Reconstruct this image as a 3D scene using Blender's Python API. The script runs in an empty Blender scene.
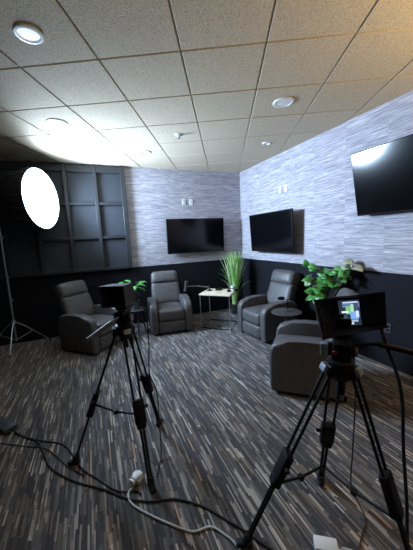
import bpy, bmesh, math, random
from mathutils import Vector, Matrix
random.seed(7)
PI = math.pi
SC = bpy.context.scene
COL = SC.collection
V = Vector

# ------------------------------------------------------------------ materials
def new_mat(name):
    m = bpy.data.materials.new(name); m.use_nodes = True
    nt = m.node_tree
    return m, nt, nt.nodes['Principled BSDF']

def plain(name, col, rough=0.6, metal=0.0, noise=0.0, nscale=40.0, bump=0.0, spec=0.5, stretch=None):
    m, nt, b = new_mat(name)
    b.inputs['Base Color'].default_value = (*col, 1)
    b.inputs['Roughness'].default_value = rough
    b.inputs['Metallic'].default_value = metal
    b.inputs['Specular IOR Level'].default_value = spec
    if noise or bump:
        tc = nt.nodes.new('ShaderNodeTexCoord')
        mp = nt.nodes.new('ShaderNodeMapping')
        if stretch: mp.inputs['Scale'].default_value = stretch
        nz = nt.nodes.new('ShaderNodeTexNoise')
        nz.inputs['Scale'].default_value = nscale; nz.inputs['Detail'].default_value = 4
        nt.links.new(tc.outputs['Object'], mp.inputs['Vector'])
        nt.links.new(mp.outputs['Vector'], nz.inputs['Vector'])
        if noise:
            rp = nt.nodes.new('ShaderNodeValToRGB')
            rp.color_ramp.elements[0].position = 0.3; rp.color_ramp.elements[1].position = 0.7
            rp.color_ramp.elements[0].color = (*[c * (1 - noise) for c in col], 1)
            rp.color_ramp.elements[1].color = (*[min(1, c * (1 + noise)) for c in col], 1)
            nt.links.new(nz.outputs['Fac'], rp.inputs['Fac'])
            nt.links.new(rp.outputs['Color'], b.inputs['Base Color'])
        if bump:
            bp = nt.nodes.new('ShaderNodeBump'); bp.inputs['Strength'].default_value = bump
            bp.inputs['Distance'].default_value = 0.005
            nt.links.new(nz.outputs['Fac'], bp.inputs['Height'])
            nt.links.new(bp.outputs['Normal'], b.inputs['Normal'])
    return m

def emit(name, col, strength):
    m, nt, b = new_mat(name)
    b.inputs['Base Color'].default_value = (*[min(c, .8) for c in col], 1)
    b.inputs['Emission Color'].default_value = (*col, 1)
    b.inputs['Emission Strength'].default_value = strength
    b.inputs['Roughness'].default_value = .5
    return m

def nd(nt, typ, **kw):
    n = nt.nodes.new(typ)
    for k, v in kw.items(): setattr(n, k, v)
    return n
def mth(nt, op, a, b=None, clamp=False):
    n = nd(nt, 'ShaderNodeMath', operation=op, use_clamp=clamp)
    for i, s in enumerate((a, b)):
        if s is None: continue
        if isinstance(s, (int, float)): n.inputs[i].default_value = s
        else: nt.links.new(s, n.inputs[i])
    return n.outputs[0]
def ramp(nt, fac, stops, interp='LINEAR'):
    r = nd(nt, 'ShaderNodeValToRGB'); cr = r.color_ramp; cr.interpolation = interp
    while len(cr.elements) < len(stops): cr.elements.new(.5)
    for e, (p, c) in zip(cr.elements, stops): e.position = p; e.color = (*c, 1)
    nt.links.new(fac, r.inputs['Fac']); return r.outputs['Color']

def carpet_mat():
    m, nt, b = new_mat('streaked_carpet')
    tc = nd(nt, 'ShaderNodeTexCoord'); sp = nd(nt, 'ShaderNodeSeparateXYZ')
    nt.links.new(tc.outputs['Object'], sp.inputs[0])
    x, y = sp.outputs[0], sp.outputs[1]
    def layer(w, L, seed):
        ci = mth(nt, 'FLOOR', mth(nt, 'DIVIDE', mth(nt, 'ADD', x, seed), w))
        w1 = nd(nt, 'ShaderNodeTexWhiteNoise', noise_dimensions='1D'); nt.links.new(ci, w1.inputs['W'])
        ln = mth(nt, 'ADD', mth(nt, 'MULTIPLY', w1.outputs['Value'], L * .8), L * .6)
        si = mth(nt, 'FLOOR', mth(nt, 'ADD', mth(nt, 'DIVIDE', y, ln), mth(nt, 'MULTIPLY', w1.outputs['Value'], 37.3)))
        cb = nd(nt, 'ShaderNodeCombineXYZ'); nt.links.new(ci, cb.inputs[0]); nt.links.new(si, cb.inputs[1]); cb.inputs[2].default_value = seed
        w2 = nd(nt, 'ShaderNodeTexWhiteNoise', noise_dimensions='3D'); nt.links.new(cb.outputs[0], w2.inputs['Vector'])
        return w2.outputs['Value'], w2.outputs['Color']
    v1, c1 = layer(.022, .20, 3.1)
    v2, c2 = layer(.0105, .17, 9.7)
    base = ramp(nt, v1, [(0, (.035, .036, .041)), (.35, (.060, .060, .064)), (.62, (.095, .093, .094)), (.80, (.165, .155, .145)), (.93, (.25, .205, .160))], 'CONSTANT')
    hi = ramp(nt, v2, [(0, (.020, .021, .025)), (.34, (.055, .056, .060)), (.60, (.11, .11, .115)), (.74, (.26, .25, .235)), (.84, (.37, .365, .36)), (.93, (.49, .49, .495)), (.972, (.42, .29, .17))], 'CONSTANT')
    mx = nd(nt, 'ShaderNodeMix', data_type='RGBA')
    nt.links.new(ramp(nt, v1, [(0, (.25,) * 3), (.45, (.75,) * 3), (.7, (.45,) * 3), (.85, (.7,) * 3)], 'CONSTANT'), mx.inputs['Factor'])
    nt.links.new(base, mx.inputs['A']); nt.links.new(hi, mx.inputs['B'])
    nz = nd(nt, 'ShaderNodeTexNoise'); nz.inputs['Scale'].default_value = 260; nz.inputs['Detail'].default_value = 2
    nt.links.new(tc.outputs['Object'], nz.inputs['Vector'])
    m2 = nd(nt, 'ShaderNodeMix', data_type='RGBA', blend_type='MULTIPLY'); m2.inputs['Factor'].default_value = .6
    nt.links.new(mx.outputs['Result'], m2.inputs['A'])
    nt.links.new(ramp(nt, nz.outputs['Fac'], [(.3, (.92, .83, .75)), (.7, (1.85, 1.66, 1.5))]), m2.inputs['B'])
    nt.links.new(m2.outputs['Result'], b.inputs['Base Color'])
    b.inputs['Roughness'].default_value = .8; b.inputs['Specular IOR Level'].default_value = .3
    b.inputs['Sheen Weight'].default_value = .4; b.inputs['Sheen Roughness'].default_value = .4
    bp = nd(nt, 'ShaderNodeBump'); bp.inputs['Strength'].default_value = .25; bp.inputs['Distance'].default_value = .004
    nt.links.new(nz.outputs['Fac'], bp.inputs['Height']); nt.links.new(bp.outputs['Normal'], b.inputs['Normal'])
    return m

def wallpaper_mat():
    m, nt, b = new_mat('grasscloth_wallpaper')
    tc = nd(nt, 'ShaderNodeTexCoord'); sp = nd(nt, 'ShaderNodeSeparateXYZ')
    nt.links.new(tc.outputs['Object'], sp.inputs[0])
    u = mth(nt, 'SUBTRACT', sp.outputs[0], sp.outputs[1]); z = sp.outputs[2]
    strip = mth(nt, 'FLOOR', mth(nt, 'DIVIDE', u, .53))
    def streak(su, sz, off, det=2):
        cb = nd(nt, 'ShaderNodeCombineXYZ')
        nt.links.new(mth(nt, 'MULTIPLY', u, su), cb.inputs[0])
        nt.links.new(mth(nt, 'MULTIPLY', z, sz), cb.inputs[1])
        nt.links.new(mth(nt, 'MULTIPLY', strip, off), cb.inputs[2])
        n = nd(nt, 'ShaderNodeTexNoise'); n.inputs['Scale'].default_value = 1; n.inputs['Detail'].default_value = det
        nt.links.new(cb.outputs[0], n.inputs['Vector']); return n.outputs['Fac']
    a = streak(3.6, 78, 1.7); c = streak(11, 190, .6); d = streak(1.2, 14, 2.1)
    s = mth(nt, 'ADD', mth(nt, 'ADD', mth(nt, 'MULTIPLY', a, .62), mth(nt, 'MULTIPLY', c, .42)), mth(nt, 'MULTIPLY', d, .16))
    col = ramp(nt, s, [(.42, (.24, .22, .255)), (.54, (.35, .328, .365)), (.63, (.44, .42, .46)), (.72, (.585, .565, .605)), (.80, (.72, .705, .73))])
    nt.links.new(col, b.inputs['Base Color'])
    b.inputs['Roughness'].default_value = .75; b.inputs['Specular IOR Level'].default_value = .2
    bp = nd(nt, 'ShaderNodeBump'); bp.inputs['Strength'].default_value = .3; bp.inputs['Distance'].default_value = .003
    nt.links.new(s, bp.inputs['Height']); nt.links.new(bp.outputs['Normal'], b.inputs['Normal'])
    return m

def tile_mat():
    m, nt, b = new_mat('mineral_ceiling_tile')
    tc = nd(nt, 'ShaderNodeTexCoord')
    n1 = nd(nt, 'ShaderNodeTexNoise'); n1.inputs['Scale'].default_value = 110; n1.inputs['Detail'].default_value = 3
    n2 = nd(nt, 'ShaderNodeTexVoronoi'); n2.inputs['Scale'].default_value = 60
    nt.links.new(tc.outputs['Object'], n1.inputs['Vector']); nt.links.new(tc.outputs['Object'], n2.inputs['Vector'])
    col = ramp(nt, n1.outputs['Fac'], [(.32, (.37, .308, .225)), (.46, (.55, .458, .335)), (.7, (.63, .53, .40))])
    nt.links.new(col, b.inputs['Base Color'])
    b.inputs['Roughness'].default_value = .9; b.inputs['Specular IOR Level'].default_value = .1
    bp = nd(nt, 'ShaderNodeBump'); bp.inputs['Strength'].default_value = .55; bp.inputs['Distance'].default_value = .006
    nt.links.new(mth(nt, 'ADD', n1.outputs['Fac'], mth(nt, 'MULTIPLY', n2.outputs['Distance'], .3)), bp.inputs['Height'])
    nt.links.new(bp.outputs['Normal'], b.inputs['Normal'])
    return m

M = dict(
    carpet=carpet_mat(), paper=wallpaper_mat(), tile=tile_mat(),
    grid=plain('ceiling_grid_metal', (.42, .39, .33), .32),
    dark=plain('dark_wall_paint', (.0075, .008, .012), .8, spec=.2, noise=.15, nscale=3),
    plainwall=plain('grey_wall_paint', (.10, .10, .11), .8, noise=.05, nscale=3),
    frame=plain('panel_frame_wood', (.022, .023, .026), .5, noise=.2, nscale=20),
    panel=plain('panel_board', (.025, .029, .037), .7, noise=.12, nscale=12),
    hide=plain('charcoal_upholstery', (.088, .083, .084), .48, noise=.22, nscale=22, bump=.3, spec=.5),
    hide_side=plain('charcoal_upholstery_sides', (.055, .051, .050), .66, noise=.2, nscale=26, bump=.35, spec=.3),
    black=plain('black_plastic', (.006, .006, .007), .55, spec=.2, noise=.1, nscale=30),
    blackmetal=plain('black_anodised_metal', (.006, .006, .007), .5, .0, spec=.2, noise=.1, nscale=30),
    rubber=plain('black_rubber', (.010, .010, .011), .75, noise=.1),
    screen=plain('glossy_black_screen', (.003, .003, .004), .13, noise=.05, spec=.5),
    hood=plain('hood_fabric', (.030, .028, .028), .8, noise=.25, nscale=60),
    hoodin=plain('hood_lining', (.008, .011, .024), .85, noise=.15, nscale=60),
    steel=plain('brushed_steel', (.45, .46, .48), .35, .8, noise=.08, nscale=50),
    grey=plain('grey_metal', (.24, .24, .26), .4, .4, noise=.1),
    white=plain('white_plastic', (.78, .78, .78), .45, noise=.03),
    whitemetal=plain('white_painted_metal', (.62, .62, .60), .4, noise=.04),
    wood=plain('pale_wood_top', (.74, .63, .47), .5, noise=.18, nscale=9, stretch=(1, 8, 1)),
    greycase=plain('grey_case', (.045, .048, .055), .5, noise=.15),
    cable=plain('black_cable_rubber', (.012, .013, .016), .55, noise=.1),
    wcable=plain('white_cable_rubber', (.55, .58, .58), .5, noise=.05),
    grass=plain('grass_blades', (.25, .56, .13), .5, noise=.45, nscale=9),
    grass2=plain('grass_tips', (.55, .62, .36), .5, noise=.3, nscale=9),
    leaf=plain('green_leaves', (.075, .28, .055), .35, noise=.65, nscale=11),
    leafpale=plain('pale_leaves', (.33, .34, .22), .5, noise=.3, nscale=11),
    stem=plain('brown_green_stem', (.07, .075, .03), .7, noise=.3),
    soil=plain('potting_soil', (.03, .022, .016), .95, noise=.4, nscale=60),
    pot=plain('dark_ceramic', (.02, .021, .024), .4, noise=.1),
    clay=plain('grey_pot', (.10, .10, .10), .6, noise=.15),
    lamp=emit('softbox_diffuser', (.62, .79, 1.0), 9),
    glow=emit('downlight_reflector', (.75, .88, 1.0), .55),
    led=emit('downlight_led', (.9, .95, 1.0), 6),
    warm=emit('assumed_uplight_diffuser', (1.0, .74, .38), 290),  # unseen uplighter, assumed as source of the warm light on the right ceiling
    fill_lamp=emit('added_fill_diffuser', (1.0, .84, .66), 8),  # unseen rear uplighter, added to even out the ceiling light
    red=plain('red_mark', (.12, .015, .015), .5, noise=.1),
    tape=plain('pale_blue_label', (.24, .30, .36), .5, noise=.2, nscale=80),
)

# ------------------------------------------------------------------ mesh helpers
class MB:
    """collects geometry; build() links it as one mesh object"""
    def __init__(s): s.bm = bmesh.new(); s.mi = 0
    def _fin(s, faces):
        for f in faces: f.material_index = s.mi
    def box(s, c, size, R=None, bev=0.0, seg=2):
        before = set(s.bm.faces)
        r = bmesh.ops.create_cube(s.bm, size=1.0)
        vs = r['verts']
        for v in vs:
            p = V((v.co.x * size[0], v.co.y * size[1], v.co.z * size[2])); v.co = p
        if bev:
            es = list({e for v in vs for e in v.link_edges})
            rr = bmesh.ops.bevel(s.bm, geom=es, offset=bev, segments=seg, profile=.5, affect='EDGES')
        nf = [f for f in s.bm.faces if f not in before]
        vv = {v for f in nf for v in f.verts}
        for v in vv: v.co = (R @ v.co if R else v.co) + V(c)
        s._fin(nf); return s
    def tube(s, pts, r, n=8, closed=False):
        pts = [V(p) for p in pts]; N = len(pts); rings = []
        rs = r if isinstance(r, (list, tuple)) else [r] * N
        up = None
        for i, p in enumerate(pts):
            if closed: d = pts[(i + 1) % N] - pts[i - 1]
            else: d = pts[min(i + 1, N - 1)] - pts[max(i - 1, 0)]
            d.normalize()
            if up is None:
                a = V((0, 0, 1)) if abs(d.z) < .9 else V((1, 0, 0))
                up = d.cross(a).normalized()
            up = (up - d * up.dot(d)).normalized(); w = d.cross(up)
            rings.append([s.bm.verts.new(p + (up * math.cos(t) + w * math.sin(t)) * rs[i]) for t in [2 * PI * k / n for k in range(n)]])
        fs = []
        for i in range(N if closed else N - 1):
            a, b = rings[i], rings[(i + 1) % N]
            for k in range(n): fs.append(s.bm.faces.new((a[k], a[(k + 1) % n], b[(k + 1) % n], b[k])))
        if not closed:
            fs.append(s.bm.faces.new(rings[0][::-1])); fs.append(s.bm.faces.new(rings[-1]))
        s._fin(fs); return s
    def lathe(s, prof, c=(0, 0, 0), n=24, R=None):
        rings = []
        for (r, z) in prof:
            if r < 1e-5: rings.append([s.bm.verts.new((0, 0, z))])
            else: rings.append([s.bm.verts.new((r * math.cos(2 * PI * k / n), r * math.sin(2 * PI * k / n), z)) for k in range(n)])
        fs = []
        for a, b in zip(rings[:-1], rings[1:]):
            for k in range(n):
                q = [a[k % len(a)], a[(k + 1) % len(a)], b[(k + 1) % len(b)], b[k % len(b)]]
                u = []
                for v in q:
                    if v not in u: u.append(v)
                if len(u) > 2: fs.append(s.bm.faces.new(u))
        for ring in rings:
            for v in ring: v.co = (R @ v.co if R else v.co) + V(c)
        s._fin(fs); return s
    def prism(s, poly, x0, x1, axis=0, bev=0.0, seg=3):
        """polygon of (a,b) extruded along an axis; bevels the rims"""
        def mk(a, b, t):
            return (t, a, b) if axis == 0 else ((a, t, b) if axis == 1 else (a, b, t))
        before = set(s.bm.faces)
        A = [s.bm.verts.new(mk(a, b, x0)) for a, b in poly]; B = [s.bm.verts.new(mk(a, b, x1)) for a, b in poly]
        n = len(poly)
        s.bm.faces.new(A[::-1]); s.bm.faces.new(B)
        for i in range(n): s.bm.faces.new((A[i], A[(i + 1) % n], B[(i + 1) % n], B[i]))
        if bev:
            es = [e for e in {e for v in A + B for e in v.link_edges} if (e.verts[0] in A) == (e.verts[1] in A)]
            bmesh.ops.bevel(s.bm, geom=es, offset=bev, segments=seg, profile=.5, affect='EDGES')
        s._fin([f for f in s.bm.faces if f not in before]); return s
    def rbox(s, c, size, r, n=8, puff=(0, 0, 0), R=None, taper=None):
        """rounded, slightly puffed cushion"""
        h = [d / 2 for d in size]; before = set(s.bm.faces)
        g = {}
        def vert(p):
            k = tuple(round(q, 5) for q in p)
            if k not in g:
                q = [p[i] * h[i] for i in range(3)]
                inn = [max(-(h[i] - r), min(h[i] - r, q[i])) for i in range(3)]
                dl = V([q[i] - inn[i] for i in range(3)])
                if dl.length > 1e-9: dl = dl.normalized() * r
                q = [inn[i] + dl[i] for i in range(3)]
                for i in range(3):
                    j, k2 = (i + 1) % 3, (i + 2) % 3
                    q[i] += p[i] * puff[i] * (1 - p[j] ** 2) * (1 - p[k2] ** 2)
                if taper: q = taper(q)
                q = V(q); q = (R @ q if R else q) + V(c)
                g[k] = s.bm.verts.new(q)
            return g[k]
        def lin(t): return math.sin(t * PI / 2) * .35 + t * .65
        for ax in range(3):
            for sg in (-1, 1):
                j, k2 = (ax + 1) % 3, (ax + 2) % 3
                for a in range(n):
                    for b in range(n):
                        quad = []
                        for (da, db) in ((0, 0), (1, 0), (1, 1), (0, 1)):
                            p = [0, 0, 0]; p[ax] = sg; p[j] = lin(-1 + 2 * (a + da) / n); p[k2] = lin(-1 + 2 * (b + db) / n)
                            quad.append(vert(p))
                        if sg < 0: quad.reverse()
                        s.bm.faces.new(quad)
        s._fin([f for f in s.bm.faces if f not in before]); return s
    def quad(s, pts):
        s._fin([s.bm.faces.new([s.bm.verts.new(V(p)) for p in pts])]); return s
    def build(s, name, mat, parent=None, off=None, smooth=True, solid=0.0):
        me = bpy.data.meshes.new(name)
        if off is not None:
            for v in s.bm.verts: v.co -= V(off)
        bmesh.ops.recalc_face_normals(s.bm, faces=s.bm.faces)
        s.bm.to_mesh(me); s.bm.free()
        for m in (mat if isinstance(mat, (list, tuple)) else [mat]): me.materials.append(m)
        o = bpy.data.objects.new(name, me); COL.objects.link(o)
        if smooth:
            for p in me.polygons: p.use_smooth = True
            me.set_sharp_from_angle(angle=math.radians(42))
        if solid:
            md = o.modifiers.new('thickness', 'SOLIDIFY'); md.thickness = solid; md.offset = 0
        if parent: o.parent = parent
        return o

def tag(o, label, cat, group=None):
    o['label'] = label; o['category'] = cat
    if group: o['group'] = group
    return o
def thing(name, label, cat, loc=(0, 0, 0), rz=0, group=None):
    o = bpy.data.objects.new(name, None); COL.objects.link(o)
    o.empty_display_size = .1
    o.location = loc; o.rotation_euler = (0, 0, rz)
    return tag(o, label, cat, group)
def structure(o): o['kind'] = 'structure'; return o
def copy_tree(o, parent=None):
    c = o.copy(); COL.objects.link(c); c.parent = parent
    for ch in list(o.children): copy_tree(ch, c)
    return c
def basis(zdir, xhint=(1, 0, 0)):
    z = V(zdir).normalized(); x = V(xhint); x = (x - z * x.dot(z)).normalized(); y = z.cross(x)
    return Matrix((x, y, z)).transposed()
def catmull(pts, k=6):
    pts = [V(p) for p in pts]; out = []
    for i in range(len(pts) - 1):
        p0, p1, p2, p3 = pts[max(i - 1, 0)], pts[i], pts[i + 1], pts[min(i + 2, len(pts) - 1)]
        for j in range(k):
            t = j / k
            out.append(.5 * ((2 * p1) + (p2 - p0) * t + (2 * p0 - 5 * p1 + 4 * p2 - p3) * t * t + (3 * p1 - p0 - 3 * p2 + p3) * t ** 3))
    out.append(pts[-1]); return out

# ------------------------------------------------------------------ room (back wall y=0, right wall x=0)
H = 2.933; X0 = -5.6; Y0 = -7.6; RAIL = 1.105
structure(MB().box(((X0) / 2, Y0 / 2, -.05), (-X0 + .4, -Y0 + .4, .1)).build('floor', M['carpet'], smooth=False))
def wall(name, lo, hi, mats):
    b = MB()
    for k, (z0, z1) in enumerate(((0, RAIL), (RAIL, H + .25))):
        b.mi = k
        b.box(((lo[0] + hi[0]) / 2, (lo[1] + hi[1]) / 2, (z0 + z1) / 2), (hi[0] - lo[0], hi[1] - lo[1], z1 - z0))
    return structure(b.build(name, mats, smooth=False))
wall('wall_back', (X0 - .1, 0), (.1, .1), [M['dark'], M['paper']])
wall('wall_right', (0, Y0 - .1), (.1, 0), [M['dark'], M['paper']])
wall('wall_left', (X0 - .1, Y0 - .1), (X0, 0), [M['dark'], M['plainwall']])
wall('wall_front', (X0, Y0 - .1), (0, Y0), [M['dark'], M['plainwall']])

# ceiling: two-foot lay-in tiles in a metal grid laid at an angle to the walls
gx = V((.8928, -.4499, 0)); gy = V((.4499, .8928, 0)); go = V((-3.692, -3.215, 0)); T = .61
b = MB(); b.mi = 1
b.box((X0 / 2, Y0 / 2, H + .035), (-X0, -Y0, .05))
b.mi = 0
Rg = Matrix((gx, gy, V((0, 0, 1)))).transposed()
for i in range(-12, 14):
    for j in range(-14, 12):
        c = go + gx * (i + .5) * T + gy * (j + .5) * T
        if c.x < X0 - .5 or c.x > .5 or c.y > .5 or c.y < Y0 - .5: continue
        b.box((c.x, c.y, H + .009), (T - .014, T - .014, .018), Rg, bev=.003, seg=1)
for co, no in (((X0, 0, 0), (-1, 0, 0)), ((0, 0, 0), (1, 0, 0)), ((0, 0, 0), (0, 1, 0)), ((0, Y0, 0), (0, -1, 0))):
    bmesh.ops.bisect_plane(b.bm, geom=b.bm.verts[:] + b.bm.edges[:] + b.bm.faces[:], plane_co=co, plane_no=no, clear_outer=True)
structure(b.build('ceiling', [M['tile'], M['grid']], smooth=False))

# ------------------------------------------------------------------ dark framed wall panels
wp = thing('wall_paneling', 'dark framed grid of square panels on the back wall behind the softbox', 'wall panels', (-3.6, 0, RAIL))
off = wp.location
xs = [-2.435 - .468 * k for k in range(6)]; zs = [1.125, 1.69, 2.275, 2.855]
f = MB()
for x in xs: f.box((x, -.035, (RAIL + H) / 2), (.055 if x != xs[0] else .075, .07, H - RAIL), bev=.004, seg=1)
for k, z in enumerate(zs):
    f.box(((xs[0] + xs[-1]) / 2, -.032, z), (xs[0] - xs[-1], .06, .05 if k < 3 else .12), bev=.004, seg=1)
f.build('panel_frame', M['frame'], wp, off)
for i in range(5):
    for j in range(3):
        z0 = zs[j] + .025; z1 = zs[j + 1] - (.025 if j < 2 else .06)
        MB().box(((xs[i] + xs[i + 1]) / 2, -.008, (z0 + z1) / 2), (.468 - .055, .016, z1 - z0)).build('panel', M['panel'], wp, off)

# ------------------------------------------------------------------ televisions
def tv(label, tl, width, hgt, right, up, wallp, wdir):
    """tl: top-left corner of the screen face; wallp: standoff mount to wall"""
    right = V(right).normalized(); up = V(up); up = (up - right * up.dot(right)).normalized()
    nrm = right.cross(up)          # outward, towards the room
    R = Matrix((right, up, nrm)).transposed()
    c = V(tl) + right * width / 2 - up * hgt / 2
    t = thing('wall_television', label, 'television', c, 0, 'televisions on the walls')
    MB().box(c - nrm * .02, (width, hgt, .036), R, bev=.006).build('casing', M['black'], t, c)
    sc = MB().box(c + right * 0 + up * .006 - nrm * .001, (width - .018, hgt - .03, .004), R).build('screen', M['screen'], t, c)
    MB().box(c - nrm * .05 - up * .06, (width * .6, hgt * .55, .03), R, bev=.01).build('rear_housing', M['black'], t, c)
    m = MB(); wd = V(wdir)
    pw = V(c); 
    k = (V(wallp) - pw).dot(wd); q = pw + wd * k
    m.box(q - wd * .012, (.30 if abs(wd.x) < .5 else .02, .30 if abs(wd.y) < .5 else .02, .24))
    m.tube([q - wd * .02 + V((0, 0, .05)), c - nrm * .05 + V((0, 0, .03))], .02); m.tube([q - wd * .02 - V((0, 0, .05)), c - nrm * .05 - V((0, 0, .05))], .02)
    m.build('wall_mount', M['blackmetal'], t, c)
    return t
tv('black flat television on the back wall, nearest the dark wall panels', (-1.705, -.115, 1.985), 1.225, .68, (1, 0, 0), (0, -.035, 1), (0, 0, 0), (0, 1, 0))
tv('black flat television on the right wall beside the corner, left of the higher one', (-.20, -.65, 1.975), 1.215, .69, (0, -1, 0), (-.06, 0, 1), (0, 0, 0), (1, 0, 0))
tv('black television mounted high on the right wall, tilted down, cut off by photo edge', (-.26, -2.93, 2.445), 1.23, .70, (0, -1, 0), (-.20, 0, 1), (0, 0, 0), (1, 0, 0))

# ------------------------------------------------------------------ wall plates
def plate(label, c, n, kind):
    n = V(n); xh = V((0, 0, 1)).cross(n)
    R = Matrix((xh, V((0, 0, 1)), n)).transposed()
    t = thing('wall_plate', label, 'outlet', c, 0, 'white wall plates')
    m = M['white'] if kind != 'dark' else M['greycase']
    MB().box(V(c) + n * .004, (.075, .118, .008), R, bev=.003, seg=1).build('cover', m, t, c)
    if kind == 'blank':
        d = MB().box(V(c) + n * .009, (.03, .03, .004), R)
    else:
        d = MB()
        for s in (-1, 1): d.box(V(c) + n * .009 + V((0, 0, s * .022)), (.034, .030, .004), R, bev=.006)
    d.build('socket', M['whitemetal'] if kind != 'dark' else M['black'], t, c)
plate('white outlet plate on the back wall above the television, left of the pair', (-1.29, 0, 2.315), (0, -1, 0), 'duplex')
plate('white cable plate on the back wall above the television, right of the pair', (-1.14, 0, 2.315), (0, -1, 0), 'blank')
plate('white outlet plate high on the right wall, the one nearer the corner', (0, -1.35, 2.345), (-1, 0, 0), 'duplex')
plate('white cable plate high on the right wall, the one farther from the corner', (0, -1.50, 2.345), (-1, 0, 0), 'blank')
plate('dark outlet plate low on the black right wall behind the right camera', (0, -3.27, .46), (-1, 0, 0), 'dark')

# ------------------------------------------------------------------ ceiling fixtures
def ceil_disc(name, label, cat, x, y, r, kind):
    t = thing(name, label, cat, (x, y, H), 0, 'round white ceiling fixtures')
    MB().lathe([(r * .72, 0), (r * .78, -.012), (r * .95, -.010), (r, -.003), (r, 0)], n=32).build('trim_ring', M['white'], t)
    if kind == 'led':
        MB().lathe([(r * .74, -.001), (r * .5, -.006), (r * .36, -.010), (r * .30, -.010)], n=32).build('reflector', M['glow'], t)
        MB().lathe([(0, -.012), (r * .32, -.009)], n=24).build('lens', M['led'], t)
    elif kind == 'grille':
        MB().lathe([(0, -.010), (r * .4, -.010), (r * .78, -.007)], n=32).build('grille', M['white'], t)
    else:
        MB().lathe([(0, -.004), (r * .5, -.004), (r * .75, -.004)], n=24).build('lens', M['whitemetal'], t)
ceil_disc('recessed_downlight', 'lit round downlight with bright centre in the near left ceiling tile', 'ceiling light', -3.29, -3.07, .085, 'led')
ceil_disc('ceiling_speaker', 'flat round white ceiling grille near the softbox, left side', 'speaker', -3.28, -1.685, .115, 'grille')
ceil_disc('ceiling_speaker', 'large round white ceiling grille near the right wall', 'speaker', -1.105, -2.825, .105, 'grille')
ceil_disc('recessed_downlight', 'small round white unlit downlight above the room corner', 'ceiling light', -.54, -1.73, .062, 'off')
ceil_disc('recessed_downlight', 'round unlit downlight in a tile close to the back wall', 'ceiling light', -2.17, -.905, .085, 'off')
sp = thing('ceiling_sprinkler', 'small sprinkler head in the middle of the ceiling', 'sprinkler', (-1.88, -1.71, H))
MB().lathe([(.055, .005), (.055, 0), (.05, -.006), (.018, -.012), (.014, -.03), (.0, -.03)], n=20).build('escutcheon', M['whitemetal'], sp)
MB().lathe([(0, -.045), (.022, -.045), (.022, -.048), (0, -.048)], n=16).tube([(0, 0, -.03), (0, 0, -.045)], .006).build('deflector', M['grey'], sp)

# ------------------------------------------------------------------ recliners
def recliner(label):
    t = thing('recliner', label, 'armchair', (0, 0, 0), 0, 'charcoal recliners')
    side = [(-.375, .03), (-.392, .10), (-.395, .41), (-.385, .470), (-.355, .518), (-.30, .550), (-.20, .570), (-.05, .578), (.12, .572), (.22, .555), (.265, .52), (.28, .46), (.285, .38), (.28, .03)]
    for s in (-1, 1):
        x0, x1 = (.228, .355) if s > 0 else (-.355, -.228)
        MB().prism(side, x0, x1, 0, bev=.034, seg=4).build('armrest', M['hide'], t)
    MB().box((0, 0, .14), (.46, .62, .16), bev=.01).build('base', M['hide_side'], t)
    MB().rbox((0, -.09, .335), (.452, .60, .20), .045, 10, (0, .012, .022)).build('seat_cushion', M['hide'], t)
    MB().rbox((0, -.345, .135), (.452, .085, .195), .03, 8, (0, .012, 0)).build('footrest', M['hide'], t)
    a = math.radians(20)
    R = Matrix.Rotation(-a, 3, 'X')
    o = V((0, .175, .42))
    def P(u, d): return o + R @ V((0, d, u))
    tp = lambda q: [q[0] * (1 - .045 * (q[2] / .3)), q[1], q[2]]
    bk = MB().rbox(P(.195, .0), (.53, .145, .42), .05, 10, (0, .012, .0), R, tp).build('backrest', M['hide'], t)
    tp2 = lambda q: [q[0] * (1 - .045 * ((q[2] + .28) / .3)), q[1], q[2]]
    MB().rbox(P(.485, -.012), (.52, .165, .235), .06, 10, (0, .02, .012), R, tp2).build('headrest', M['hide'], t)
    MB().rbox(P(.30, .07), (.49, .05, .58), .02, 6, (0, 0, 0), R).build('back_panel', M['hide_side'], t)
    m = MB()
    m.tube([(.33, -.02, .40), (.338, -.02, .40)], .022, 12); m.tube([(.338, -.02, .40), (.340, -.06, .41)], .008, 6)
    for x in (-.27, .27):
        for y in (-.33, .30):
            MB().lathe([(.02, 0), (.025, .035), (0, .035)], (x, y, 0), 12).build('foot', M['black'], t)
    m.bm.free()
    return t
rA = recliner('charcoal recliner under the softbox, partly behind the left camera tripod')
def place(o, x, y, ang): o.location = (x, y, 0); o.rotation_euler = (0, 0, ang)
def face(dx, dy): return math.atan2(dy, dx) + PI / 2      # local -Y turned towards (dx,dy)
place(rA, -3.19, -.74, face(.69, -.72))
for lab, x, y, d in (
        ('charcoal recliner against the back wall, below the back wall television', -1.89, -.565, (-.12, -1)),
        ('charcoal recliner beside the tall grass plant, turned to face left', -.515, -1.70, (-1, -.09)),
        ('nearest charcoal recliner, seen from its side behind the right camera tripod', -1.015, -3.135, (-.72, .69))):
    r = copy_tree(rA); r['label'] = lab; place(r, x, y, face(*d))

# ------------------------------------------------------------------ wood topped table and what is on it
tb = thing('side_table', 'square pale wood side table on thin white legs before the grass plant', 'table', (-1.05, -.93, 0))
off = tb.location
cr = [V((-1.42, -.90, 0)), V((-1.02, -1.31, 0)), V((-.67, -.92, 0)), V((-1.07, -.52, 0))]
m = MB(); m.prism([(c.x, c.y) for c in cr], .600, .622, 2, bev=.004, seg=1); m.build('tabletop', M['wood'], tb, off)
cc = sum(cr, V()) / 4; ins = [c + (cc - c) * .06 for c in cr]
for c in ins: MB().tube([c, c + V((0, 0, .60))], .007, 8).build('leg', M['steel'], tb, off)
for z in (.012, .588): MB().tube([c + V((0, 0, z)) for c in ins], .008, 6, True).build('rail', M['blackmetal'], tb, off)

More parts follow.
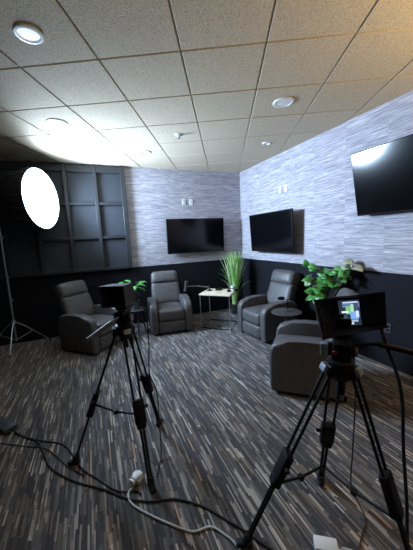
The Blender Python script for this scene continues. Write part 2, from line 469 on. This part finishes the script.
TZ = .622
mc = thing('desk_microphone', 'black microphone on a long boom arm reaching left from the wood table', 'microphone', (-1.13, -.72, TZ))
off = mc.location
MB().lathe([(0, 0), (.05, 0), (.05, .015), (.012, .02), (.012, .07), (0, .07)], (-1.13, -.72, TZ), 20).build('base', M['blackmetal'], mc, off)
MB().tube([(-1.13, -.72, TZ + .065), (-1.33, -.70, .725), (-1.575, -.68, .745)], .009, 8).build('boom_arm', M['grey'], mc, off)
MB().tube([(-1.59, -.675, .66), (-1.575, -.68, .745), (-1.56, -.685, .84)], [.028, .024, .030], 12).build('capsule', M['greycase'], mc, off)
bxx = thing('audio_recorder', 'small black recorder box on the wood table near the grass', 'recorder', (-.98, -.80, TZ), .4)
MB().box((0, 0, .02), (.12, .07, .04), bev=.006).build('body', M['black'], bxx)
MB().box((0, -.034, .022), (.07, .006, .02)).build('display', M['screen'], bxx)
hs = thing('coffee_mug', 'small white mug at the right corner of the wood table', 'mug', (-.755, -.93, TZ))
MB().lathe([(0, 0), (.032, 0), (.036, .01), (.038, .08), (.034, .08), (.032, .012), (0, .012)], n=20).build('body', M['white'], hs)
MB().tube([(.036, 0, .065), (.062, 0, .06), (.062, 0, .03), (.036, 0, .022)], .005, 6).build('handle', M['white'], hs)
hp = thing('headset', 'black headset lying beside the white mug on the wood table', 'headset', (-.82, -1.03, TZ))
MB().tube([V((math.cos(t) * .07, math.sin(t) * .05, .012 + .03 * abs(math.sin(t)))) for t in [PI * k / 10 for k in range(11)]], .007, 6).build('headband', M['black'], hp)
for s in (-1, 1): MB().lathe([(0, 0), (.035, 0), (.038, .015), (.03, .035), (0, .038)], (s * .07, 0, 0), 16).build('earcup', M['black'], hp)
pad = tag(MB().box((-1.10, -.93, TZ + .003), (.20, .14, .006), Matrix.Rotation(.5, 3, 'Z'), bev=.002).build('notepad', M['wood']), 'tan notepad lying in the middle of the wood table', 'notepad')

# ------------------------------------------------------------------ tall grass plant
gp = thing('potted_grass', 'tall green grass plant in the room corner behind the wood table', 'plant', (-.44, -.42, 0))
MB().lathe([(0, 0), (.075, 0), (.085, .02), (.10, .20), (.108, .20), (.108, .22), (.092, .22), (.088, .18), (0, .18)], n=24).build('pot', M['pot'], gp)
MB().lathe([(0, .19), (.088, .185)], n=20).build('soil', M['soil'], gp)
g = MB()
for k in range(320):
    a = random.uniform(0, 2 * PI); sprd = abs(random.gauss(0, 1)); L = random.uniform(.75, 1.13)
    lean = min(.38, .125 * sprd + .03)
    g.mi = 1 if random.random() < .36 else 0
    if k < 16: lean = random.uniform(.26, .40); L = random.uniform(.65, .95)
    r0 = random.uniform(0, .06); w = random.uniform(.006, .010)
    dx, dy = math.cos(a), math.sin(a)
    if dx > 0: dx *= .85
    if dy > 0: dy *= .75
    pts = []
    for i in range(7):
        t = i / 6
        out = r0 + lean * (t ** 2.0) * (1.1 if k < 16 else .9)
        zz = .19 + L * t - (lean * .55 * t ** 4 if k < 16 else 0)
        pts.append(V((dx * out, dy * out, zz)))
    tang = V((-dy, dx, 0)).normalized()
    tw = random.uniform(-1, 1); tang = (tang + V((dx, dy, 0)) * tw).normalized()
    ws = [.6, .9, 1, 1, .85, .55, .06]
    prev = None; fs = []
    for p, q in zip(pts, ws):
        cur = (g.bm.verts.new(p - tang * w * q), g.bm.verts.new(p + tang * w * q))
        if prev: fs.append(g.bm.faces.new((prev[0], prev[1], cur[1], cur[0])))
        prev = cur
    g._fin(fs)
g.build('foliage', [M['grass'], M['grass2']], gp, smooth=False, solid=.001)

# ------------------------------------------------------------------ leafy plants
def leaf(g, base, d, L, W, droop=.25, nrm=None):
    d = V(d).normalized(); up = V(nrm) if nrm else V((0, 0, 1))
    s = d.cross(up)
    if s.length < .1: s = d.cross(V((1, 0, 0)))
    s.normalize(); n = s.cross(d).normalized()
    rows = []
    for i in range(8):
        t = i / 7
        w = W * (math.sin(PI * min(1, t ** .75)) ** .8) if 0 < t < 1 else 0
        p = V(base) + d * L * t - n * droop * L * t * t
        rows.append((g.bm.verts.new(p - s * w * .5 + n * w * .16), g.bm.verts.new(p), g.bm.verts.new(p + s * w * .5 + n * w * .16)))
    fs = []
    for a, b2 in zip(rows[:-1], rows[1:]):
        fs.append(g.bm.faces.new((a[0], a[1], b2[1], b2[0]))); fs.append(g.bm.faces.new((a[1], a[2], b2[2], b2[1])))
    g._fin(fs)
px0 = V((-.27, -2.48, 0))
pl = thing('potted_leafy_plant', 'broad leafed green plant against the right wall behind the near recliner', 'plant', px0)
MB().lathe([(0, 0), (.12, 0), (.13, .02), (.155, .30), (.165, .30), (.165, .33), (.145, .33), (.14, .28), (0, .28)], tuple(px0), 28).build('pot', M['pot'], pl, px0)
MB().lathe([(0, .29), (.14, .285)], tuple(px0), 20).build('soil', M['soil'], pl, px0)
# leaf clusters: (x, y, z, facing, size)
tips = [(-.37, -2.40, 1.16), (-.33, -2.45, .98), (-.30, -2.50, .86), (-.26, -2.52, 1.02), (-.19, -2.60, 1.10), (-.15, -2.66, 1.06), (-.12, -2.74, 1.12), (-.11, -2.86, 1.12), (-.34, -2.52, .78), (-.22, -2.62, .90), (-.12, -2.90, 1.18)]
st = MB(); lf = MB()
for i, tp in enumerate(tips):
    tp = V(tp); b0 = px0 + V((random.uniform(-.04, .04), random.uniform(-.04, .04), .28))
    mid = b0.lerp(tp, .6) + V((random.uniform(-.03, .0), random.uniform(-.03, .03), .06))
    path = catmull([b0, mid, tp], 6); st.tube(path, .006, 6)
    for k in range(5 if i != 10 else 3):
        q = path[-1 - int(k * 1.4)]
        a = random.uniform(0, 2 * PI)
        dd = V((math.cos(a) * .9 - .25, math.sin(a), random.uniform(-.35, .55)))
        if q.x > -.17 and dd.x > .1: dd.x = -dd.x
        sz = random.uniform(.12, .19)
        lf.mi = 1 if (i == 10 or random.random() < .10) else 0
        nn = V((-.7 + random.uniform(-.3, .3), -.55 + random.uniform(-.4, .4), .8))
        leaf(lf, q, dd, sz, sz * random.uniform(.58, .72), .25, nn)
# long hanging leaf at the right and the lone one at the left
lf.mi = 0
leaf(lf, (-.16, -2.72, 1.10), (.03, -.85, -.45), .20, .10, .15, (-.8, -.3, .6))
leaf(lf, (-.37, -2.37, 1.12), (-.1, .1, .9), .12, .10, .05, (-.75, -.6, .2))
st.build('stem', M['stem'], pl, px0); lf.build('foliage', [M['leaf'], M['leafpale']], pl, px0, solid=.0015)

# small round stand with plant between the two left recliners
sx, sy = -2.45, -.58
rt = thing('round_side_table', 'small round side table on splayed legs, between the two left recliners', 'table', (sx, sy, 0))
MB().lathe([(0, .415), (.15, .415), (.165, .425), (.165, .435), (.155, .44), (0, .44)], n=32).build('tabletop', M['greycase'], rt)
for k in range(3):
    a = 2 * PI * k / 3 + .4
    MB().tube([(math.cos(a) * .05, math.sin(a) * .05, .415), (math.cos(a) * .15, math.sin(a) * .15, 0)], [.016, .011], 8).build('leg', M['greycase'], rt)
bz = .44
sp2 = thing('potted_leafy_plant', 'small leafy plant in a grey pot seen behind the left camera', 'plant', (sx - .02, sy - .01, bz))
MB().lathe([(0, 0), (.055, 0), (.075, .16), (.08, .16), (.08, .175), (.068, .175), (.066, .15), (0, .15)], n=24).build('pot', M['clay'], sp2)
MB().lathe([(0, .155), (.066, .152)], n=16).build('soil', M['soil'], sp2)
st = MB(); lf = MB()
for k in range(16):
    a = random.uniform(0, 2 * PI); h = random.uniform(.18, .34); o = random.uniform(.03, .15)
    p = [V((0, 0, .15)), V((math.cos(a) * o * .4, math.sin(a) * o * .4, .15 + h * .6)), V((math.cos(a) * o, math.sin(a) * o, .15 + h))]
    st.tube(p, .004, 5)
    leaf(lf, p[2], (math.cos(a), math.sin(a), random.uniform(-.1, .7)), random.uniform(.14, .20), random.uniform(.08, .11), .3)
st.build('stem', M['stem'], sp2); lf.build('foliage', M['leaf'], sp2, solid=.0015)

# small round pedestal table between the right recliners with a microphone
dx, dy = -.74, -2.40
dt = thing('pedestal_table', 'small round dark pedestal table between the two right recliners', 'table', (dx, dy, 0))
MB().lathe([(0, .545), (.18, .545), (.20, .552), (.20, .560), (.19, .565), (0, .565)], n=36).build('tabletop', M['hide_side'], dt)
MB().tube([(0, 0, .02), (0, 0, .545)], .018, 12).build('column', M['greycase'], dt)
MB().lathe([(0, 0), (.14, 0), (.14, .012), (.03, .024), (0, .024)], n=28).build('base', M['greycase'], dt)
m2 = thing('desk_microphone', 'small round black microphone on an upright stand on the pedestal table', 'microphone', (dx + .02, dy, .565))
off = m2.location
MB().lathe([(0, 0), (.05, 0), (.05, .008), (.01, .014), (0, .014)], n=20).build('base', M['greycase'], m2)
MB().tube([(0, 0, .01), (0, 0, .15), (-.02, .015, .165)], .007, 8).build('stand', M['blackmetal'], m2)
MB().rbox((-.065, .05, .175), (.095, .05, .05), .024, 6, R=Matrix.Rotation(-.6, 3, 'Z')).build('capsule', M['black'], m2)

# ------------------------------------------------------------------ softbox on its light stand
sc_ = V((-3.665, -.575, 2.272)); sn = V((math.cos(math.radians(-24.5)), math.sin(math.radians(-24.5)), 0))
Rs = basis(sn, (0, 0, 1))
sb = thing('softbox', 'large glowing round softbox on the light stand, before the dark wall panels', 'softbox', sc_)
MB().lathe([(.425, .012), (.437, .012), (.440, -.01), (.42, -.12), (.36, -.33), (.22, -.50), (.09, -.58), (.0, -.585)], (0, 0, 0), 32, Rs).build('shell', M['hood'], sb)
MB().lathe([(0, .004), (.2, .004), (.425, .002)], (0, 0, 0), 48, Rs).build('diffuser', M['lamp'], sb)
ld = bpy.data.lights.new('softbox_lamp', 'AREA'); ld.shape = 'DISK'; ld.size = .845; ld.energy = 118; ld.color = (.54, .735, 1.0); ld.spread = math.radians(142)
lo = bpy.data.objects.new('softbox_lamp', ld); COL.objects.link(lo); lo.parent = sb
lo.location = sn * .008; lo.rotation_euler = basis(-sn, (0, 0, 1)).to_euler()
for k in range(16):
    a = 2 * PI * k / 16
    MB().tube([Rs @ V((math.cos(a) * r, math.sin(a) * r, z)) for r, z in ((.444, -.01), (.424, -.12), (.364, -.33), (.224, -.502), (.094, -.582))], .0035, 5).build('rib', M['grey'], sb)
MB().tube([Rs @ V((0, 0, -.58)), Rs @ V((0, 0, -.80))], .055, 16).build('lamp_head', M['black'], sb)
hp_ = sc_ - V((sn.x, sn.y, 0)).normalized() * .70
ls = thing('light_stand', 'thin silver light stand with three spread legs at the left edge', 'light stand', (hp_.x, hp_.y, 0))
MB().tube([(0, 0, .12), (0, 0, 1.15)], .013, 10).build('lower_tube', M['steel'], ls)
MB().tube([(0, 0, 1.15), (0, 0, 2.12)], .0095, 10).build('upper_tube', M['steel'], ls)
MB().tube([(0, 0, 2.10), (0, 0, 2.20)], .016, 10).build('bracket', M['black'], ls)
for z in (.78, 1.15, 1.75):
    MB().tube([(0, 0, z - .03), (0, 0, z + .03)], .021, 10).tube([(.02, 0, z), (.045, 0, z)], .008, 6).build('collar', M['grey'], ls)
MB().tube([(0, 0, .40), (0, 0, .46)], .024, 10).build('collar', M['steel'], ls)
for (fx, fy) in ((-.02, -.36), (.43, .17), (-.44, .14)):
    n_ = V((fx, fy, 0)); 
    l_ = MB().tube([n_ * .05 + V((0, 0, .43)), n_ * .3 + V((0, 0, .34)), n_ + V((0, 0, .012))], .009, 8).build('leg', M['steel'], ls)
    MB().tube([V((0, 0, .14)), n_ * .5 + V((0, 0, .235))], .006, 6).build('brace', M['steel'], l_)
    MB().tube([n_ * .97 + V((0, 0, .022)), n_ * 1.03 + V((0, 0, .010))], .012, 8).build('rubber_foot', M['rubber'], l_)

# uplighters out of view: right assumed for warm ceiling light, rear added as fill
def added_uplighter(label, x, y, m):
    tl = thing('added_uplighter_lamp', label, 'floor lamp', (x, y, 0))
    MB().lathe([(0, 0), (.14, 0), (.14, .02), (.02, .035), (0, .035)], n=28).build('base', M['blackmetal'], tl)
    MB().tube([(0, 0, .02), (0, 0, 1.80)], .012, 10).build('pole', M['blackmetal'], tl)
    MB().lathe([(0, 1.79), (.05, 1.80), (.13, 1.85), (.16, 1.90), (.152, 1.90), (.12, 1.855), (.05, 1.81), (0, 1.805)], n=28).build('lamp_shade', M['blackmetal'], tl)
    MB().lathe([(0, 1.872), (.125, 1.872)], n=24).build('diffuser', M[m], tl)
added_uplighter('tall unseen black uplighter, assumed by the right wall, beyond the photo edge', -.62, -5.35, 'warm')
added_uplighter('unseen uplighter added as ceiling fill in the far corner behind the camera', -4.9, -6.7, 'fill_lamp')

# ------------------------------------------------------------------ tripods
def tripod(label, axis, apexz, feet, sprz, pairs):
    t = thing('camera_tripod', label, 'tripod', (axis[0], axis[1], 0), 0, 'black camera tripods')
    off = t.location; A = V((axis[0], axis[1], apexz))
    pts = []
    for F in feet:
        F = V((*F, 0)); out = V((F.x - A.x, F.y - A.y, 0)).normalized(); tg = V((-out.y, out.x, 0))
        a = A + out * .055 + V((0, 0, -.01)); d = (F - a).normalized(); L = (F - a).length
        R = Matrix((tg, d.cross(tg).normalized(), d)).transposed()
        m = MB()
        for s in (-1, 1):
            m.tube([a + tg * s * .028, a + d * L * .54 + tg * s * .024], .0075, 8)
            m.tube([a + d * L * .44 + tg * s * .011, a + d * L * .965 + tg * s * .009], .0085, 8)
        m.box(a, (.075, .035, .05), R, bev=.006)
        lg = m.build('leg', M['blackmetal'], t, off)
        MB().box(a + V((0, 0, .012)) + out * .022, (.05, .02, .034), R, bev=.004).build('leg_lock', M['tape'], lg, off)
        c = MB().box(a + d * L * .52, (.074, .040, .16), R, bev=.008).box(a + d * L * .60, (.056, .048, .05), R, bev=.006)
        c.tube([a + d * L * .5 + tg * .036, a + d * L * .5 + tg * .062], .010, 8)
        c.build('leg_clamp', M['black'], lg, off)
        ft = MB().tube([F - d * .075, F - d * .02], [.022, .024], 12)
        ft.box(F + V((0, 0, .016)), (.085, .040, .032), Matrix.Rotation(math.atan2(out.y, out.x), 3, 'Z'), bev=.012, seg=3)
        ft.build('foot', M['rubber'], lg, off)
        pts.append((a, d, L))
    sp_ = MB()
    def at(k, z):
        a, d, L = pts[k]; return a + d * ((z - a.z) / d.z)
    for (i, zi, j, zj) in pairs:
        p, q = at(i, zi), at(j, zj)
        mid = (p + q) / 2 - V((0, 0, .02))
        sp_.tube([p, mid, q], .0075, 8); sp_.box(mid, (.03, .03, .03), bev=.005)
    sp_.build('spreader', M['blackmetal'], t, off)
    MB().lathe([(0, -.06), (.035, -.06), (.055, -.02), (.06, .02), (.06, .035), (.045, .045), (0, .045)], tuple(A), 24).build('bowl', M['blackmetal'], t, off)
    MB().tube([A - V((0, 0, .06)), A - V((0, 0, .13))], [.014, .02], 10).build('bowl_handle', M['black'], t, off)
    return t, A

# left tripod
t1, A1 = tripod('black camera tripod at the left, standing in the middle of the carpet', (-2.90, -3.31), .985,
                ((-3.33, -3.20), (-2.85, -3.65), (-2.66, -3.06)), .42, ((0, .45, 1, .45),))
off = t1.location
def head(t, A, off, d, grip0, grip1, hm):
    d = V((d[0], d[1], 0)).normalized(); s = V((-d.y, d.x, 0)); R = Matrix((s, d, V((0, 0, 1)))).transposed()
    h = MB().box(A + V((0, 0, .075)), (.085, .075, .065), R, bev=.012)
    h.tube([A + V((0, 0, .085)) - s * .055, A + V((0, 0, .085)) + s * .055], .032, 16)
    h.box(A + V((0, 0, .125)), (.07, .15, .022), R, bev=.004)
    h.build('fluid_head', M['black'], t, off)
    MB().tube([A + V((0, 0, .085)) - s * .056, A + V((0, 0, .085)) - s * .066], .026, 16).build('drag_dial', M['grey'], t, off)
    hd = MB().tube([A + V((0, 0, .10)) , V(grip0)], .008, 8).build('pan_handle', hm, t, off)
    MB().tube([V(grip0), V(grip1)], .013, 10).build('grip', hm, hd, off)
head(t1, A1, off, (.5, .87, 0), (-2.985, -3.385, 1.07), (-3.135, -3.46, 1.005), M['greycase'])

def camera_rig(name, label, c, nrm, roll, w, hgt, base):
    """a video camera with a viewing monitor; c monitor centre, nrm towards its viewer"""
    n = V(nrm).normalized(); s = V((0, 0, 1)).cross(n).normalized(); u = n.cross(s)
    q = Matrix.Rotation(roll, 3, n); s2, u2 = q @ s, q @ u
    R = Matrix((s2, u2, n)).transposed(); R0 = Matrix((s, u, n)).transposed(); c = V(c)
    t = thing(name, label, 'camera', base, 0, 'video cameras on tripods'); o = t.location
    P = lambda a, b_, d: c + s2 * a + u2 * b_ + n * d
    MB().box(P(0, 0, -.014), (w, hgt, .026), R, bev=.004).build('monitor', M['black'], t, o)
    return t, o, P, R, s, u, n, R0
def flap(t, o, quads, mats, name='sun_hood'):
    m = MB()
    for k, q in enumerate(quads): m.quad(q)
    return m.build(name, mats, t, o, smooth=False, solid=.003)
def hood_quads(P, bw, bh, L, R_, T, B):
    """bw,bh: half sizes at the monitor; L,R_,T,B: outer corners (a,b,d) tl,tr,br,bl given as offsets"""
    tl, tr, br, bl = L, R_, T, B
    i = [P(-bw, bh, 0), P(bw, bh, 0), P(bw, -bh, 0), P(-bw, -bh, 0)]
    e = [P(*tl), P(*tr), P(*br), P(*bl)]
    return [[i[k], i[(k + 1) % 4], e[(k + 1) % 4], e[k]] for k in range(4)]
def body(t, o, ctr, s, u, n, R0, Lb, plate_top):
    b = MB().box(ctr, (.085, .095, Lb), R0, bev=.010)
    b.box(ctr + u * .062 - n * .0, (.02, .02, Lb * .8), R0, bev=.006)
    b.box(ctr + u * .05 + n * Lb * .35, (.018, .03, .02), R0).box(ctr + u * .05 - n * Lb * .35, (.018, .03, .02), R0)
    b.build('camera_body', M['black'], t, o)
    l = MB().tube([ctr - n * Lb * .5, ctr - n * (Lb * .5 + .09)], .036, 20)
    l.tube([ctr - n * (Lb * .5 + .09), ctr - n * (Lb * .5 + .13)], [.040, .048], 20)
    l.build('lens', M['blackmetal'], t, o)
    zc = (plate_top + ctr.z - .047) / 2
    MB().box((ctr.x, ctr.y, zc), (.055, max(.006, ctr.z - .046 - plate_top), .10), R0).build('mount_plate', M['grey'], t, o)

# camera on the left tripod: monitor hood opening towards the left
n1 = V((-.5, -.87, 0)).normalized()
c1 = V((-2.885, -3.205, 1.225))
k1, o1, P, R, s, u, n, R0 = camera_rig('video_camera', 'black video camera with a dark hooded monitor on the left tripod', c1, n1, .03, .165, .14, (A1.x, A1.y, A1.z + .136))
MB().box(P(0, 0, 0), (.145, .115, .003), R).build('screen', M['screen'], k1, o1)
q = hood_quads(P, .083, .070, (-.092, .080, .15), (.086, .076, .15), (.086, -.070, .15), (-.092, -.066, .15))
flap(k1, o1, q, M['hood'])
q = hood_quads(P, .079, .066, (-.087, .076, .149), (.081, .072, .149), (.081, -.066, .149), (-.087, -.062, .149))
flap(k1, o1, q, M['hoodin'], 'hood_lining')
body(k1, o1, V((A1.x, A1.y, A1.z + .136 + .055)) - n * .035, s, u, n, R0, .13, A1.z + .136)

# right tripod and its camera
t2, A2 = tripod('black camera tripod at the right front, closest to the photo bottom', (-2.04, -4.38), .972,
                ((-2.475, -4.185), (-1.84, -4.075), (-1.90, -4.71)), .3, ((0, .36, 1, .16), (1, .16, 2, .34)))
off = t2.location
head(t2, A2, off, (.72, .69), (-1.95, -4.49, 1.105), (-1.76, -4.69, 1.055), M['black'])
MB().box(A2 + V((-.085, .02, .10)), (.03, .03, .055), Matrix.Rotation(.7, 3, 'Z'), bev=.004).build('head_label', M['tape'], t2, off)
MB().tube([A2 + V((-.075, -.03, .10)), A2 + V((-.088, -.042, .10))], .010, 12).build('brake_knob', M['red'], t2, off)
n2 = V((-.77, -.64, .10)).normalized()
c2 = V((-2.015, -4.395, 1.232))
k2, o2, P, R, s, u, n, R0 = camera_rig('video_camera', 'black video camera with a lit monitor between dark hood flaps on the right tripod', c2, n2, .14, .125, .150, (A2.x, A2.y, A2.z + .136))
sw, sh = .088, .118
sc2 = MB().box(P(.004, 0, 0), (sw, sh, .003), R).build('screen', M['screen'], k2, o2)
pic = [  # the live picture: (a, b, half width, half height, colour, strength)
    (.004, 0, .042, .057, (.03, .045, .07), .5), (.012, .036, .034, .012, (.10, .16, .30), .8), (.030, .030, .010, .018, (.05, .07, .12), .8),
    (.000, .012, .010, .018, (.16, .45, .16), .8), (.016, .016, .006, .022, (.35, .55, .45), .8), (-.014, .004, .014, .004, (.55, .70, .85), .9),
    (.022, -.012, .016, .016, (.16, .30, .62), .9), (.034, -.006, .006, .014, (.45, .55, .75), .9), (-.022, -.022, .014, .012, (.05, .07, .10), .8),
    (.004, -.036, .030, .005, (.30, .38, .48), .8), (-.010, -.047, .026, .005, (.50, .58, .66), .8), (.010, .047, .030, .003, (.45, .50, .70), .9)]
pm = []; pb = MB()
for k, (a, b_, hw, hh, colr, st_) in enumerate(pic):
    mm = emit('live_picture_%d' % k, colr, st_); pm.append(mm); pb.mi = k
    d = .0018 + .00012 * k
    pb.quad([P(a - hw, b_ - hh, d), P(a + hw, b_ - hh, d), P(a + hw, b_ + hh, d), P(a - hw, b_ + hh, d)])
pb.build('live_picture', pm, sc2, o2, smooth=False)
q = hood_quads(P, .050, .066, (-.126, .078, .080), (.142, .088, .06), (.132, -.058, .06), (-.112, -.100, .080))
flap(k2, o2, [q[0], q[1], q[2], q[3]], M['hoodin'])
MB().lathe([(.040, .0), (.043, .004), (.040, .008)], tuple(P(-.085, .0, .040)), 24, R @ Matrix.Rotation(.75, 3, 'Y')).build('hood_ring', M['greycase'], k2, o2)
e = MB(); e.tube([P(-.127, .080, .081), P(-.113, -.102, .081)], .005, 6)
e.tube([P(-.114, .068, .074), P(-.103, -.084, .074)], .003, 6); e.build('hood_edge', M['greycase'], k2, o2)
body(k2, o2, V((A2.x, A2.y, A2.z + .136 + .055)) - n * .06, s, V((0, 0, 1)), V((n.x, n.y, 0)).normalized(), Matrix((s, V((0, 0, 1)), V((n.x, n.y, 0)).normalized())).transposed(), .13, A2.z + .136)

# ------------------------------------------------------------------ cables, plugs and adapters
def cable(name, label, pts, r, mat, cat='cable', k=6):
    return tag(MB().tube(catmull(pts, k), r, 8).build(name, M[mat]), label, cat)
F = lambda L, z: [(x, y, z) for x, y in L]
ad = thing('power_adapter', 'dark grey power adapter box on the carpet at the left photo edge', 'adapter', (-3.94, -2.47, 0))
Ra = Matrix.Rotation(math.atan2(-.22, .17), 3, 'Z')
MB().box((0, 0, .024), (.27, .105, .047), Ra, bev=.008).build('casing', M['greycase'], ad)
MB().tube([Ra @ V((.125, .015, .018)), Ra @ V((.16, .016, .012))], .009, 8).tube([Ra @ V((.125, -.02, .018)), Ra @ V((.16, -.022, .012))], .009, 8).build('strain_relief', M['rubber'], ad)
cable('power_cable', 'long black cable running from the dark adapter past the left tripod to the right', F([(-3.83, -2.60), (-3.71, -2.74), (-3.62, -2.83), (-3.55, -3.01), (-3.48, -3.18), (-3.31, -3.38), (-3.13, -3.53), (-3.0, -3.66), (-2.87, -3.74), (-2.73, -3.79), (-2.59, -3.91), (-2.5, -4.04), (-2.45, -4.11), (-2.40, -4.20), (-2.35, -4.28), (-2.28, -4.42), (-2.2, -4.7)], .0065), .0062, 'cable')
cable('power_cable', 'black cable that loops from the dark adapter past the left tripod front foot', F([(-3.82, -2.625), (-3.62, -2.805), (-3.46, -2.92), (-3.385, -3.02), (-3.275, -3.28), (-3.18, -3.41), (-3.06, -3.57), (-2.95, -3.625), (-2.92, -3.66)], .0055), .0055, 'cable')
cable('thin_cable', 'thin black cable lying along the carpet near the left photo edge', F([(-4.2, -2.20), (-4.05, -2.32), (-3.98, -2.62), (-3.73, -2.82), (-3.56, -2.93), (-3.44, -3.10), (-3.38, -3.2), (-3.26, -3.35)], .004), .004, 'cable')
wa = thing('power_plug', 'white plug adapter by the foot of the left tripod', 'plug', (-2.925, -3.55, 0), .6)
MB().box((0, 0, .027), (.070, .052, .052), bev=.012).box((.012, .034, .02), (.035, .030, .036), bev=.008).box((-.01, -.03, .02), (.03, .02, .03), bev=.006).build('housing', M['white'], wa)
MB().box((-.045, 0, .03), (.02, .045, .035), bev=.006).build('plug_head', M['whitemetal'], wa)
cable('white_cable', 'white cable curving from the white plug to the bottom of the photo', F([(-2.955, -3.585), (-2.995, -3.625), (-2.985, -3.70), (-2.92, -3.79), (-2.81, -3.91), (-2.7, -4.01), (-2.60, -4.03), (-2.545, -4.10), (-2.515, -4.16), (-2.51, -4.22), (-2.54, -4.32), (-2.6, -4.5)], .0065), .0062, 'wcable')
wb = thing('power_adapter', 'white rectangular power adapter on the carpet under the right tripod', 'adapter', (-2.105, -4.37, 0), -.62)
MB().box((0, 0, .016), (.115, .070, .032), bev=.008).build('casing', M['white'], wb)
MB().tube([(.056, -.01, .016), (.085, -.012, .012)], .007, 8).tube([(-.03, -.034, .016), (-.032, -.055, .012)], .009, 8).build('strain_relief', M['white'], wb)
cable('white_cable', 'short white cable leaving the white adapter under the right tripod', [(-2.04, -4.41, .012), (-1.99, -4.45, .007), (-1.97, -4.52, .007), (-2.02, -4.62, .007)], .0055, 'wcable')
cable('thin_cable', 'thin black cable hanging down inside the right tripod onto the carpet', [(-1.99, -4.40, 1.08), (-1.97, -4.405, .85), (-1.945, -4.38, .5), (-1.86, -4.31, .2), (-1.77, -4.29, .03), (-1.78, -4.33, .005), (-1.83, -4.38, .005), (-1.86, -4.39, .005), (-1.99, -4.46, .005), (-2.06, -4.50, .005)], .0035, 'cable')
cable('monitor_cable', 'black cable hanging in an arc from the right camera hood to the floor', [(-1.935, -4.485, 1.19), (-1.925, -4.515, 1.09), (-1.90, -4.54, .99), (-1.88, -4.56, .86), (-1.87, -4.57, .63), (-1.86, -4.59, .38), (-1.85, -4.60, .14), (-1.84, -4.62, .02), (-1.88, -4.75, .007), (-2.0, -4.95, .007)], .0075, 'cable')
cable('monitor_cable', 'black cable hanging beside the left tripod from its camera to its foot', [(-2.80, -3.22, 1.16), (-2.74, -3.25, 1.10), (-2.73, -3.27, .85), (-2.745, -3.27, .6), (-2.70, -3.26, .42), (-2.705, -3.30, .18), (-2.73, -3.42, .03), (-2.77, -3.50, .006), (-2.80, -3.58, .006)], .005, 'cable')

# ------------------------------------------------------------------ camera and render look
f_px = 269.61; pitch = -.1387; roll = -.0492
fw0 = V((.38239, .924, 0)); rt0 = V((.924, -.38239, 0)); up0 = V((0, 0, 1))
fw = fw0 * math.cos(pitch) + up0 * math.sin(pitch); up = up0 * math.cos(pitch) - fw0 * math.sin(pitch)
rt = rt0 * math.cos(roll) + up * math.sin(roll); up = up * math.cos(roll) - rt0 * math.sin(roll)
cd = bpy.data.cameras.new('camera'); co = bpy.data.objects.new('camera', cd); COL.objects.link(co)
cd.sensor_fit = 'VERTICAL'; cd.sensor_height = 24; cd.sensor_width = 24 * 413 / 550
cd.lens = f_px / 550 * 24; cd.clip_start = .02
Rm = Matrix((rt, up, -fw)).transposed().to_4x4(); Rm.translation = V((-3.050, -5.241, 1.6))
co.matrix_world = Rm
SC.camera = co
w = bpy.data.worlds.new('world'); SC.world = w; w.use_nodes = True
w.node_tree.nodes['Background'].inputs[0].default_value = (.02, .02, .025, 1)
SC.view_settings.view_transform = 'Standard'; SC.view_settings.look = 'None'
SC.view_settings.gamma = 1; SC.view_settings.use_curve_mapping = False
SC.view_settings.exposure = 0.72
SC.cycles.max_bounces = 8; SC.cycles.diffuse_bounces = 5
SC.cycles.use_denoising = True
SC.cycles.sample_clamp_indirect = 6
